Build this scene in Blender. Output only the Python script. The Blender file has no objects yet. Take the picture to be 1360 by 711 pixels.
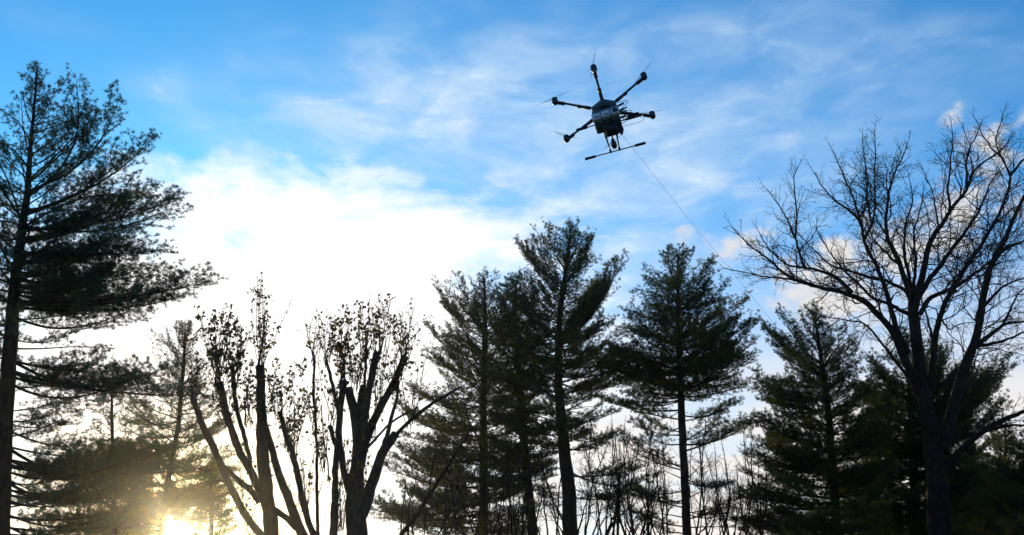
import bpy, math, random
import numpy as np
from mathutils import Vector, Matrix

SC = bpy.context.scene
RNG = np.random.default_rng(11)
random.seed(5)
PI = math.pi

# ------------------------------------------------------------------ camera
PITCH = math.radians(20.0)
FPX = 1335.0                      # focal length in pixels of the 1360 wide photograph
CAM = np.array([0.0, 0.0, 1.6])
cd = bpy.data.cameras.new('camera')
cam = bpy.data.objects.new('camera', cd)
SC.collection.objects.link(cam)
cam.location = CAM
cam.rotation_euler = (PI/2 + PITCH, 0, 0)
cd.sensor_width = 36.0
cd.lens = 36.0*FPX/1360.0
cd.clip_start = 0.05
cd.clip_end = 6000
SC.camera = cam
FWD = np.array([0, math.cos(PITCH), math.sin(PITCH)])
UPV = np.array([0, -math.sin(PITCH), math.cos(PITCH)])
RGT = np.array([1.0, 0, 0])

def ray(px, py):
    return FWD + RGT*(px-680.0)/FPX + UPV*(355.5-py)/FPX
def P(px, py, Y):
    d = ray(px, py)
    return CAM + d*(Y/d[1])
def azel(px, py):
    d = ray(px, py); d = d/np.linalg.norm(d)
    return math.atan2(d[0], d[1]), math.asin(d[2])
def to_px(p):
    q = np.asarray(p)-CAM
    w = q@FWD
    return 680+FPX*(q@RGT)/w, 355.5-FPX*(q@UPV)/w
def scale_at(Y, py):               # pixels per metre there
    d = ray(680, py)
    return FPX/(Y/d[1])

# ------------------------------------------------------------------ light
SUN_AZ, SUN_EL = azel(238, 708)
sl = bpy.data.lights.new('sun', 'SUN')
sl.energy = 3.0
sl.angle = math.radians(0.5)
sl.color = (1.0, 0.79, 0.42)
sun = bpy.data.objects.new('sun', sl)
SC.collection.objects.link(sun)
SUN_DIR = np.array([math.sin(SUN_AZ)*math.cos(SUN_EL), math.cos(SUN_AZ)*math.cos(SUN_EL), math.sin(SUN_EL)])
sun.rotation_euler = Vector(SUN_DIR).to_track_quat('Z', 'Y').to_euler()

SC.view_settings.view_transform = 'Standard'
SC.view_settings.look = 'None'
SC.view_settings.exposure = 0.0
SC.view_settings.gamma = 1.0
SC.cycles.max_bounces = 5
SC.cycles.transparent_max_bounces = 12
SC.cycles.volume_bounces = 0

world = bpy.data.worlds.new("World")
SC.world = world
world.use_nodes = True

class NT:
    """small helper for node graphs"""
    def __init__(s, tree): s.t = tree
    def n(s, typ, **kw):
        nd = s.t.nodes.new(typ)
        for k, v in kw.items(): setattr(nd, k, v)
        return nd
    def put(s, sock, v):
        if isinstance(v, bpy.types.NodeSocket): s.t.links.new(v, sock)
        elif v is not None: sock.default_value = v
    def m(s, op, a, b=None, c=None, clamp=False):
        nd = s.n('ShaderNodeMath', operation=op, use_clamp=clamp)
        s.put(nd.inputs[0], a)
        if b is not None: s.put(nd.inputs[1], b)
        if c is not None: s.put(nd.inputs[2], c)
        return nd.outputs[0]
    def v(s, op, a, b=None, out=0):
        nd = s.n('ShaderNodeVectorMath', operation=op)
        s.put(nd.inputs[0], a)
        if b is not None: s.put(nd.inputs[1], b)
        return nd.outputs[out]
    def mix(s, f, a, b, blend='MIX'):
        nd = s.n('ShaderNodeMix', data_type='RGBA', blend_type=blend, clamp_factor=True)
        s.put(nd.inputs[0], f); s.put(nd.inputs[6], a); s.put(nd.inputs[7], b)
        return nd.outputs[2]
    def rng(s, x, a, b, c, d, smooth=True):
        nd = s.n('ShaderNodeMapRange', interpolation_type='SMOOTHSTEP' if smooth else 'LINEAR')
        for i, q in enumerate((x, a, b, c, d)): s.put(nd.inputs[i], q)
        return nd.outputs[0]
    def noise(s, vec, scale, detail=5, rough=.5, dist=0.0):
        nd = s.n('ShaderNodeTexNoise')
        s.put(nd.inputs['Vector'], vec)
        nd.inputs['Scale'].default_value = scale
        nd.inputs['Detail'].default_value = detail
        nd.inputs['Roughness'].default_value = rough
        nd.inputs['Distortion'].default_value = dist
        return nd.outputs[0]
    def mapping(s, vec, loc=(0, 0, 0), rot=(0, 0, 0), sc=(1, 1, 1), typ='POINT'):
        nd = s.n('ShaderNodeMapping', vector_type=typ)
        s.put(nd.inputs[0], vec)
        nd.inputs[1].default_value = loc; nd.inputs[2].default_value = rot; nd.inputs[3].default_value = sc
        return nd.outputs[0]

def build_world():
    t = world.node_tree
    t.nodes.clear()
    g = NT(t)
    geo = g.n('ShaderNodeTexCoord').outputs['Generated']
    D = g.v('NORMALIZE', geo)
    sep = g.n('ShaderNodeSeparateXYZ'); t.links.new(D, sep.inputs[0])
    x, y, z = sep.outputs
    az = g.m('ARCTAN2', x, y)
    el = g.m('ARCSINE', z)
    cmb = g.n('ShaderNodeCombineXYZ'); g.put(cmb.inputs[0], az); g.put(cmb.inputs[1], el)
    A = cmb.outputs[0]                              # azimuth, elevation in radians
    sky = g.n('ShaderNodeTexSky', sky_type='NISHITA')
    sky.sun_disc = False
    sky.sun_elevation = SUN_EL + math.radians(8)
    sky.sun_rotation = SUN_AZ
    sky.air_density = 1.0; sky.dust_density = 0.3; sky.ozone_density = 2.5
    base = g.mix(1.0, sky.outputs[0], SKY_TINT, 'MULTIPLY')

    wob = g.noise(A, 5.0, 3, .5)
    wob2 = g.noise(g.v('ADD', A, (7.3, 1.9, 4.0)), 5.0, 3, .5)
    wc = g.n('ShaderNodeCombineXYZ')
    g.put(wc.inputs[0], g.m('MULTIPLY_ADD', wob, .10, -.05)); g.put(wc.inputs[1], g.m('MULTIPLY_ADD', wob2, .06, -.03))
    AW = g.v('ADD', A, wc.outputs[0])
    def blob(px, py, rx, ry, rot=0, src=None, p=2.0):
        a, e = azel(px, py)
        k = 1.0/FPX
        v = g.mapping(src if src is not None else AW, (a, e, 0), (0, 0, math.radians(rot)), (rx*k, ry*k, 1), 'TEXTURE')
        r = g.v('LENGTH', v, out=1)
        return g.m('EXPONENT', g.m('MULTIPLY', g.m('POWER', r, p), -1.0))
    def add(*a):
        r = a[0]
        for q in a[1:]: r = g.m('ADD', r, q)
        return r
    def mul(a, k): return g.m('MULTIPLY', a, k)

    # wispy noise (stretched, streaky) and puffy noise
    wisp = g.noise(g.mapping(A, rot=(0, 0, math.radians(-14)), sc=(1.0, 2.6, 1)), 9.0, 8, .58, .35)
    fine = g.noise(g.mapping(A, rot=(0, 0, math.radians(-24)), sc=(1.2, 2.4, 1)), 26.0, 7, .62, .3)
    puff = g.noise(g.mapping(A, rot=(0, 0, math.radians(10)), sc=(1.0, 1.5, 1)), 22.0, 8, .56, .2)

    # high cirrus veil
    veil = add(mul(blob(560, 130, 230, 85, 8), .85), mul(blob(900, 230, 300, 130, 10), .75),
               mul(blob(640, 200, 340, 110, 0), .50), mul(blob(760, 280, 420, 90, 0), .45), mul(blob(1180, 60, 170, 40, -12), .45),
               mul(blob(210, 118, 42, 30, 0), .60), mul(blob(900, 60, 200, 50, 0), .25),
               mul(blob(290, 190, 90, 30, -20), .30), mul(blob(60, 30, 90, 24, 0), .12))
    veil_tex = g.m('ADD', g.rng(wisp, .30, .78, .28, 1.15), g.m('MULTIPLY', g.rng(fine, .5, .8, 0, .45), g.rng(wisp, .4, .6, .1, 1)))
    far_veil = g.rng(g.noise(g.v('ADD', A, (3, 3, 1)), 2.2, 6, .55, .4), .52, .75, 0, .45)
    veil_d = g.m('MULTIPLY', add(veil, mul(far_veil, .30)), veil_tex)
    veil_d = g.m('MULTIPLY', veil_d, .74, clamp=True)
    # the big bright bank round the sun side, lower middle left
    bank = add(mul(blob(425, 435, 285, 148, 0), 1.50), mul(blob(280, 262, 110, 30, -6), .62), mul(blob(560, 300, 190, 60, -8), .42),
               mul(blob(300, 570, 480, 190, 0), .85), mul(blob(150, 420, 190, 110, 0), .30))
    bank_d = g.rng(g.m('ADD', bank, g.m('ADD', g.m('MULTIPLY_ADD', wisp, 2.4, -1.2), g.m('MULTIPLY_ADD', fine, .7, -.35))), .18, 1.12, 0, 1, False)
    bank_d = g.m('MULTIPLY', bank_d, g.rng(bank, .06, .40, 0, 1))
    # small fair weather puffs to the right
    puffs = add(mul(blob(925, 322, 52, 17, -8), .75), mul(blob(1020, 370, 110, 26, -14), .62), mul(blob(1070, 390, 70, 40, 0), .55), mul(blob(1255, 152, 24, 18, 0), .42),
                mul(blob(1120, 325, 48, 30, 0), .72), mul(blob(1310, 185, 60, 26, 24), .72), mul(blob(1235, 300, 90, 55, 20), .66),
                mul(blob(1340, 235, 60, 34, 30), .60), mul(blob(1180, 400, 120, 50, 0), .55), mul(blob(1010, 310, 46, 18, 0), .45),
                mul(blob(1300, 300, 50, 26, 20), .4), mul(blob(1420, 120, 50, 26, 20), .6), mul(blob(1500, 260, 90, 40, 20), .6))
    out_puffs = g.rng(g.noise(g.v('ADD', A, (1.7, 5.1, 2)), 4.5, 5, .5), .60, .72, 0, .55)
    beyond = g.rng(g.m('ABSOLUTE', az), .62, .95, 0, 1)
    puff_in = g.m('ADD', puffs, g.m('MULTIPLY', out_puffs, beyond))
    puff_d = g.rng(g.m('ADD', puff_in, g.m('MULTIPLY_ADD', puff, 2.7, -1.35)), .36, 1.15, 0, .9)
    puff_d = g.m('MULTIPLY', puff_d, g.rng(puff_in, .08, .38, 0, 1))
    # low haze band of thin cream cloud toward the horizon
    low = g.rng(el, math.radians(23), math.radians(9), 0, 1)
    low_t = g.noise(g.mapping(A, sc=(1, 4.5, 1)), 8.0, 6, .55, .3)
    low_d = g.m('MULTIPLY', low, g.rng(low_t, .30, .58, .72, 1.0))

    # thin cloud shines toward the sun and is duller on the far side of the sky
    dt = g.v('DOT_PRODUCT', D, tuple(SUN_DIR), out=1)
    fwd = g.rng(dt, -.8, .60, .30, 1)
    def lit(col):
        return g.v('MULTIPLY', col[:3], g.v('ADD', (0, 0, 0), fwd))
    c = base
    c = g.mix(veil_d, c, lit(VEIL_C))
    c = g.mix(low_d, c, lit(LOW_C))
    c = g.mix(puff_d, c, lit(PUFF_C))
    c = g.mix(bank_d, c, BANK_C)
    # forward scattering round the sun (aureole) and the sun's own disc
    ang = g.m('ARCCOSINE', g.m('MINIMUM', dt, 1.0))
    c = g.mix(g.m('EXPONENT', g.m('MULTIPLY', g.m('POWER', g.m('DIVIDE', ang, math.radians(5.0)), 2.0), -1.0)), c, WARM_C)
    aur = add(mul(g.m('EXPONENT', mul(ang, -1.0/math.radians(1.1))), 60.0), mul(g.m('EXPONENT', mul(ang, -1.0/math.radians(6.5))), 8.0))
    disc = g.rng(ang, math.radians(.42), math.radians(.26), 0, 1200)
    glow = g.mix(1.0, SUNGLOW_C, g.m('ADD', aur, disc), 'MULTIPLY')
    c = g.mix(1.0, c, glow, 'ADD')
    bg = g.n('ShaderNodeBackground')
    g.put(bg.inputs[0], c); bg.inputs[1].default_value = 0.1
    out = g.n('ShaderNodeOutputWorld')
    t.links.new(bg.outputs[0], out.inputs[0])

SKY_TINT = (0.36, 1.40, 2.02, 1)
VEIL_C = (6.6, 8.3, 10.0, 1)
LOW_C = (9.6, 9.0, 8.5, 1)
PUFF_C = (8.8, 8.3, 7.7, 1)
BANK_C = (11.2, 11.3, 11.6, 1)
SUNGLOW_C = (1.0, .78, .30, 1)
WARM_C = (9.6, 7.6, 4.0, 1)
build_world()

# ------------------------------------------------------------------ materials
def mat(name):
    m = bpy.data.materials.new(name); m.use_nodes = True
    g = NT(m.node_tree)
    b = m.node_tree.nodes['Principled BSDF']
    return m, g, b
def bark_mat(name, c1, c2, sc=14):
    m, g, b = mat(name)
    co = g.n('ShaderNodeTexCoord').outputs['Object']
    v = g.mapping(co, sc=(1, 1, .22))
    n1 = g.noise(v, sc, 6, .6, .4)
    n2 = g.noise(co, 1.3, 3, .5)
    f = g.rng(g.m('ADD', g.m('MULTIPLY', n1, .7), g.m('MULTIPLY', n2, .3)), .35, .65, 0, 1)
    g.put(b.inputs['Base Color'], g.mix(f, c1+(1,), c2+(1,)))
    b.inputs['Roughness'].default_value = .95; b.inputs['Specular IOR Level'].default_value = .12
    bp = g.n('ShaderNodeBump'); bp.inputs['Strength'].default_value = .7; bp.inputs['Distance'].default_value = .04
    g.put(bp.inputs['Height'], n1); g.t.links.new(bp.outputs[0], b.inputs['Normal'])
    return m
M_PINEBARK = bark_mat('pine_bark', (.014, .012, .010), (.045, .036, .028))
M_BARK = bark_mat('grey_bark', (.011, .008, .006), (.034, .026, .019), 20)
M_POLLARD = bark_mat('pollard_bark', (.030, .023, .017), (.085, .068, .05), 18)
M_TWIG = bark_mat('twig_bark', (.022, .017, .014), (.045, .036, .03), 30)

def leafy_mat(name, cols, trans=.26, rough=.55):
    m, g, b = mat(name)
    oi = g.n('ShaderNodeObjectInfo').outputs['Random']
    co = g.n('ShaderNodeNewGeometry').outputs['Position']
    n1 = g.noise(co, 1.1, 3, .5)
    f = g.m('ADD', g.m('MULTIPLY', oi, .75), g.m('MULTIPLY', n1, .35))
    cr = g.n('ShaderNodeValToRGB'); g.put(cr.inputs[0], f)
    e = cr.color_ramp.elements
    e[0].position = cols[0][0]; e[0].color = cols[0][1]+(1,)
    e[1].position = cols[-1][0]; e[1].color = cols[-1][1]+(1,)
    for p, c in cols[1:-1]:
        k = e.new(p); k.color = c+(1,)
    g.put(b.inputs['Base Color'], cr.outputs[0])
    b.inputs['Roughness'].default_value = rough
    b.inputs['Specular IOR Level'].default_value = .12
    tr = g.n('ShaderNodeBsdfTranslucent'); g.put(tr.inputs[0], g.mix(1.0, cr.outputs[0], (1.9, 2.1, .9, 1), 'MULTIPLY'))
    ms = g.n('ShaderNodeMixShader'); ms.inputs[0].default_value = trans
    g.t.links.new(b.outputs[0], ms.inputs[1]); g.t.links.new(tr.outputs[0], ms.inputs[2])
    g.t.links.new(ms.outputs[0], g.t.nodes['Material Output'].inputs[0])
    return m
M_NEEDLE = leafy_mat('pine_needles', [(.15, (.020, .046, .024)), (.45, (.030, .062, .022)), (.72, (.065, .085, .018)), (.95, (.14, .115, .018))])
M_NEEDLE_L = leafy_mat('pine_needles_cool', [(.15, (.024, .056, .044)), (.6, (.032, .064, .042)), (.97, (.06, .075, .03))])
M_LEAF = leafy_mat('dry_leaves', [(.2, (.07, .06, .022)), (.6, (.10, .065, .028)), (.9, (.09, .042, .018))], .4)

# ------------------------------------------------------------------ mesh building
def nrm(v):
    v = np.asarray(v, float); l = np.linalg.norm(v)
    return v/l if l > 1e-12 else np.array([0, 0, 1.0])
class MB:
    def __init__(s): s.v = []; s.f = []; s.n = 0; s.mi = 0
    def add(s, verts, faces, smooth=True):
        verts = np.asarray(verts, float).reshape(-1, 3); faces = np.asarray(faces, int)
        s.v.append(verts); s.f.append((faces+s.n, s.mi, smooth)); s.n += len(verts)
    def tube(s, pts, rad, sides=None, cap=True, lump=0.0):
        pts = np.asarray(pts, float); n = len(pts)
        rad = np.broadcast_to(np.asarray(rad, float), (n,))
        if sides is None:
            r = rad.max(); sides = 3 if r < .014 else (5 if r < .05 else (8 if r < .12 else 14))
        tg = np.gradient(pts, axis=0); tg /= np.maximum(np.linalg.norm(tg, axis=1), 1e-9)[:, None]
        ref = np.array([0.0, 1, 0]) if abs(nrm(pts[-1]-pts[0])[1]) < .85 else np.array([1.0, 0, 0])
        u = np.cross(tg, ref); u /= np.maximum(np.linalg.norm(u, axis=1), 1e-9)[:, None]
        w = np.cross(tg, u)
        a = np.arange(sides)*2*PI/sides
        rr = rad[:, None]*np.ones(sides)[None]
        if lump: rr = rr*(1+lump*RNG.uniform(-1, 1, rr.shape))
        ring = pts[:, None]+rr[..., None]*(np.cos(a)[None, :, None]*u[:, None]+np.sin(a)[None, :, None]*w[:, None])
        i = np.arange(n-1)[:, None]*sides; j = np.arange(sides)[None]; k = (j+1) % sides
        q = np.stack([i+j, i+k, i+sides+k, i+sides+j], -1).reshape(-1, 4)
        s.add(ring, q)
        if cap and sides > 3:
            s.v.append(pts[[-1]]); base = s.n-n*sides
            top = base+(n-1)*sides
            c = s.n; s.n += 1
            s.f.append((np.stack([top+np.arange(sides), top+(np.arange(sides)+1) % sides, np.full(sides, c)], -1), s.mi, False))
    def box(s, c, size, rot=None, bev=0.0):
        hx = np.asarray(size, float)/2
        if bev <= 0:
            co = np.array([[x, y, z] for z in (-1, 1) for y in (-1, 1) for x in (-1, 1)], float)*hx
            f = [[0, 2, 3, 1], [4, 5, 7, 6], [0, 1, 5, 4], [2, 6, 7, 3], [0, 4, 6, 2], [1, 3, 7, 5]]
            if rot is not None: co = co@np.asarray(rot).T
            s.add(co+np.asarray(c), f, False); return
        # bevelled: stacked chamfered rectangles
        def rect(h, ins, z):
            a, b = h[0]-ins, h[1]-ins; k = bev
            return [[a-k, -b, z], [a, -b+k, z], [a, b-k, z], [a-k, b, z], [-a+k, b, z], [-a, b-k, z], [-a, -b+k, z], [-a+k, -b, z]]
        co = np.array(rect(hx, bev, -hx[2])+rect(hx, 0, -hx[2]+bev)+rect(hx, 0, hx[2]-bev)+rect(hx, bev, hx[2]))
        if rot is not None: co = co@np.asarray(rot).T
        f = [[r*8+i, r*8+(i+1) % 8, (r+1)*8+(i+1) % 8, (r+1)*8+i] for r in range(3) for i in range(8)]
        st = s.n
        s.add(co+np.asarray(c), f, False)
        s.f.append((np.array([[st+7-i for i in range(8)]]), s.mi, False)); s.f.append((np.array([[st+24+i for i in range(8)]]), s.mi, False))
    def lathe(s, c, prof, axis=(0, 0, 1), sides=20, ang=0, sx=1.0):
        ax = nrm(axis); u = nrm(np.cross(ax, [0.31, .9, .1])) if abs(ax[2]) < .99 else np.array([1.0, 0, 0]); w = np.cross(ax, u)
        a = np.arange(sides)*2*PI/sides+ang
        ring = np.array([[np.asarray(c)+ax*z+(u*math.cos(t)*sx+w*math.sin(t))*r for t in a] for r, z in prof])
        n = len(prof); i = np.arange(n-1)[:, None]*sides; j = np.arange(sides)[None]; k = (j+1) % sides
        s.add(ring, np.stack([i+j, i+k, i+sides+k, i+sides+j], -1).reshape(-1, 4), sides > 8)
        st = s.n-n*sides
        s.f.append((np.array([[st+sides-1-i for i in range(sides)]]), s.mi, False)); s.f.append((np.array([[s.n-sides+i for i in range(sides)]]), s.mi, False))
    def mesh(s, name, mats):
        me = bpy.data.meshes.new(name)
        V = np.concatenate(s.v).astype(np.float32)
        lens = np.concatenate([np.full(len(f), f.shape[1]) for f, _, _ in s.f]).astype(np.int32)
        loops = np.concatenate([f.reshape(-1) for f, _, _ in s.f]).astype(np.int32)
        mi = np.concatenate([np.full(len(f), m) for f, m, _ in s.f]).astype(np.int32)
        sm = np.concatenate([np.full(len(f), q) for f, _, q in s.f]).astype(bool)
        me.vertices.add(len(V)); me.vertices.foreach_set('co', V.ravel())
        me.loops.add(len(loops)); me.loops.foreach_set('vertex_index', loops)
        me.polygons.add(len(lens))
        me.polygons.foreach_set('loop_start', np.concatenate([[0], np.cumsum(lens)[:-1]]).astype(np.int32))
        me.polygons.foreach_set('material_index', mi); me.polygons.foreach_set('use_smooth', sm)
        for m in mats: me.materials.append(m)
        me.update(calc_edges=True)
        return me
def link(name, data, parent=None, loc=None):
    o = bpy.data.objects.new(name, data)
    SC.collection.objects.link(o)
    if parent is not None: o.parent = parent
    if loc is not None: o.location = loc
    return o
def thing(name, label, cat, loc, group=None):
    o = link(name, None, None, loc)
    o.empty_display_size = .3
    o['label'] = label; o['category'] = cat
    if group: o['group'] = group
    return o

# ------------------------------------------------------------------ the ground
def ground():
    m, g, b = mat('ground')
    co = g.n('ShaderNodeTexCoord').outputs['Object']
    f = g.rng(g.noise(co, .35, 8, .6), .4, .62, 0, 1)
    f2 = g.noise(co, 9, 5, .7)
    c = g.mix(f, (.045, .055, .02, 1), (.09, .065, .04, 1))
    c = g.mix(g.m('MULTIPLY', f2, .5), c, (.03, .03, .015, 1))
    g.put(b.inputs['Base Color'], c); b.inputs['Roughness'].default_value = .95
    bp = g.n('ShaderNodeBump'); bp.inputs['Strength'].default_value = .6; g.put(bp.inputs['Height'], f2); g.t.links.new(bp.outputs[0], b.inputs['Normal'])
    n = 60
    t = np.linspace(-1, 1, n); s = np.sign(t)*np.abs(t)**3*2500
    X, Y = np.meshgrid(s, s)
    R = np.hypot(X, Y)
    Z = np.where(R > 12, .10*np.sin(X*.31)*np.cos(Y*.23), 0)*np.clip((R-12)/20, 0, 1)
    mb = MB()
    i = (np.arange(n-1)[:, None]*n+np.arange(n-1)[None]).reshape(-1)
    mb.add(np.stack([X, Y, Z], -1), np.stack([i, i+1, i+n+1, i+n], -1))
    o = link('ground', mb.mesh('ground', [m])); o['kind'] = 'structure'
ground()

def glare_haze():  # scattering volume added to stand in for lens glare around the sun
    m = bpy.data.materials.new('thin_glare_haze'); m.use_nodes = True
    t = m.node_tree; t.nodes.clear(); g = NT(t)
    v = g.n('ShaderNodeVolumePrincipled')
    v.inputs['Color'].default_value = (1.0, .98, .95, 1); v.inputs['Density'].default_value = GLARE_HAZE_D; v.inputs['Anisotropy'].default_value = .94
    o = g.n('ShaderNodeOutputMaterial'); t.links.new(v.outputs[0], o.inputs['Volume'])
    mb = MB(); mb.box((0, 0, 11.0), (5200, 5200, 25.0))
    o = link('glare_haze', mb.mesh('glare_haze', [m])); o['kind'] = 'stuff'
GLARE_HAZE_D = .00030
glare_haze()

# ------------------------------------------------------------------ pine boughs (shared meshes)
def add_tufts(mb, pos, dirs, K=22, ln=.12, wd=.0088, spread=1.0):
    pos = np.asarray(pos); dirs = np.asarray(dirs); N = len(pos)
    if N == 0: return
    d = RNG.normal(size=(N, K, 3)); d /= np.linalg.norm(d, axis=2)[..., None]
    d = d*spread+dirs[:, None]*1.0
    d /= np.linalg.norm(d, axis=2)[..., None]
    L = ln*RNG.uniform(.7, 1.15, (N, K, 1))*RNG.uniform(.75, 1.15, (N, 1, 1))
    r = RNG.normal(size=(N, K, 3)); w = np.cross(d, r); w /= np.maximum(np.linalg.norm(w, axis=2), 1e-6)[..., None]
    b = pos[:, None]+RNG.normal(size=(N, K, 3))*.008
    V = np.stack([b+d*L*.12-w*wd*.5, b+d*L*.12+w*wd*.5, b+d*L], 2).reshape(-1, 3)
    mb.mi = 1
    mb.add(V, np.arange(N*K*3).reshape(-1, 3), False)
    mb.mi = 0

def bough_mesh(L, style, leaf):
    mb = MB()
    tp, td = [], []
    n = max(6, int(L/.2))
    s = np.linspace(0, 1, n)
    rise = RNG.uniform(.05, .24)
    sway = RNG.uniform(-.06, .06)
    droop = RNG.uniform(-.02, .13)
    main = np.stack([s*L, sway*L*np.sin(s*PI)+np.cumsum(RNG.normal(0, .012, n))*min(1, L/2), L*(rise*s**2.2-droop*np.sin(s*PI))], -1)
    mb.tube(main, (.010+.0085*L)*(1-s)**.8+.005, 5 if L > 1 else 4, False)
    def at(q):
        x = q*(n-1); i = min(int(x), n-2); f = x-i
        return main[i]*(1-f)+main[i+1]*f, nrm(main[i+1]-main[i])
    q = (.15 if style == 'plate' else .16)
    side = 1
    step = .085/L*(1.0 if style == 'plate' else 1.25)
    while q < .985:
        p0, d0 = at(q)
        side = -side
        if style == 'plate':
            ang = math.radians(RNG.uniform(35, 68)); up = RNG.uniform(-.10, .34)
            ln = L*(.12+.46*(1-q)**.75)*RNG.uniform(.5, 1.15)*min(1, .30+(q-.1)*2.6)
            if RNG.random() < .10: ln *= .4
        else:
            ang = math.radians(RNG.uniform(28, 50)); up = RNG.uniform(-.25, .65)
            ln = L*(.12+.36*(1-q))*RNG.uniform(.4, 1.15)
        ln = min(max(ln, .14), 1.7)
        lat = np.array([0, side*1.0, up])
        if style == 'spray':
            a = RNG.uniform(0, 2*PI); lat = np.array([0, math.cos(a), math.sin(a)*.9+.25])
        dd = nrm(d0*math.cos(ang)+nrm(lat)*math.sin(ang))
        m = max(3, int(ln/.13)+1)
        sec = [p0]
        cur = dd.copy()
        for i in range(m-1):
            cur = nrm(cur+np.array([.05, 0, .05])+RNG.normal(0, .10, 3)); sec.append(sec[-1]+cur*ln/(m-1))
        sec = np.array(sec)
        mb.tube(sec, np.linspace(.0045+.004*ln, .0022, m), 3, False)
        # side twigs with tufts
        t = .30 if ln > .5 else .12
        while t < 1.0:
            x = t*(m-1); i = min(int(x), m-2); pp = sec[i]+(sec[i+1]-sec[i])*(x-i); sd = nrm(sec[i+1]-sec[i])
            if leaf > RNG.random():
                tl = RNG.uniform(.05, .22)*(1.15-t*.45)
                r = RNG.normal(size=3); r[2] = r[2]*.55+.45
                dv = nrm(sd*.8+nrm(r)*.9)
                e = pp+dv*tl
                if tl > .09: mb.tube(np.array([pp, e]), np.array([.003, .002]), 3, False)
                tp.append(e); td.append(nrm(dv+np.array([0, 0, .45])))
                if tl > .15 and RNG.random() < .8:
                    tp.append(pp+dv*tl*.55); td.append(nrm(dv+np.array([0, 0, .5])))
            t += .075/ln*RNG.uniform(.6, 1.4)
        tp.append(sec[-1]); td.append(nrm(cur+np.array([0, 0, .3])))
        q += step*RNG.uniform(.6, 1.4)
    for k in range(3):
        tp.append(main[-1]-main[-1]*.012*k); td.append(nrm(main[-1]-main[-2]+np.array([0, 0, .1])))
    add_tufts(mb, tp, td)
    return mb
CLASSES = [.55, .9, 1.4, 2.0, 2.8, 3.8, 5.0]
BOUGHS = {}
def get_bough(L, style, cool, sparse):
    c = min(CLASSES, key=lambda q: abs(math.log(q/L)))
    k = random.randrange(4 if c < 4 else 3)
    key = (c, style, cool, sparse, k)
    if key not in BOUGHS:
        mb = bough_mesh(c, style, .55 if sparse else 1.0)
        BOUGHS[key] = mb.mesh('bough', [M_TWIG, M_NEEDLE_L if cool else M_NEEDLE])
    return BOUGHS[key], c

def near_sun(a, b):
    # shortest distance from the bough's line to the line camera -> sun
    worst = 9
    for t in (.2, .5, .8, 1.0):
        p = a+(b-a)*t-CAM
        d = np.linalg.norm(p-SUN_DIR*(p@SUN_DIR))
        worst = min(worst, d)
    return worst

def put_bough(root, base, tip, style='plate', cool=False, sparse=False, roll=None, fat=1.0, label=None):
    v = tip-base; L = np.linalg.norm(v)
    if L < .25: return
    if near_sun(base, tip) < .30+.09*L: return
    me, c = get_bough(L, style, cool, sparse)
    X = nrm(v); Yv = nrm(np.cross([0, 0, 1.0], X)) if abs(X[2]) < .97 else np.array([0, 1.0, 0])
    Z = np.cross(X, Yv)
    R = Matrix((X, Yv, Z)).transposed()
    if roll is None: roll = random.uniform(-.3, .3) if style == 'plate' else random.uniform(0, 6.28)
    R = R @ Matrix.Rotation(roll, 3, 'X')
    s = L/c
    fl = random.choice((-1, 1))
    S = Matrix.Diagonal((s, s*fl*fat, s*fat))
    o = link('bough', me, root)
    M = (R @ S).to_4x4(); M.translation = Vector(base)-root.location
    o.matrix_local = M
    return o

def trunk_pts(Y, tr):
    """pixel polyline (bottom first) -> world points and radii, run on down to the ground"""
    pts = [P(x, y, Y) for x, y, w in tr]
    rad = [w/scale_at(Y, y)/2 for x, y, w in tr]
    d = pts[0]-pts[1]; d = nrm(d*np.array([.6, 0, 1]))
    t = pts[0][2]/-d[2]
    g0 = pts[0]+d*(t+.15)
    pts = [g0, pts[0]+d*t*.5]+pts; rad = [rad[0]*1.35, rad[0]*1.08]+rad
    return np.array(pts), np.array(rad)
def resample(pts, rad, step, wob=0.0):
    seg = np.linalg.norm(np.diff(pts, axis=0), axis=1); L = np.concatenate([[0], np.cumsum(seg)])
    n = max(3, int(L[-1]/step)+1); q = np.linspace(0, L[-1], n)
    # Catmull-like smoothing by interpolating then averaging
    o = np.stack([np.interp(q, L, pts[:, i]) for i in range(3)], -1)
    for _ in range(2): o[1:-1] = (o[:-2]+2*o[1:-1]+o[2:])/4
    if wob:
        w = np.cumsum(RNG.normal(0, wob, (n, 3)), axis=0); w -= np.linspace(0, 1, n)[:, None]*w[-1]
        o = o+w
    return o, np.interp(q, L, rad)

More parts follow.
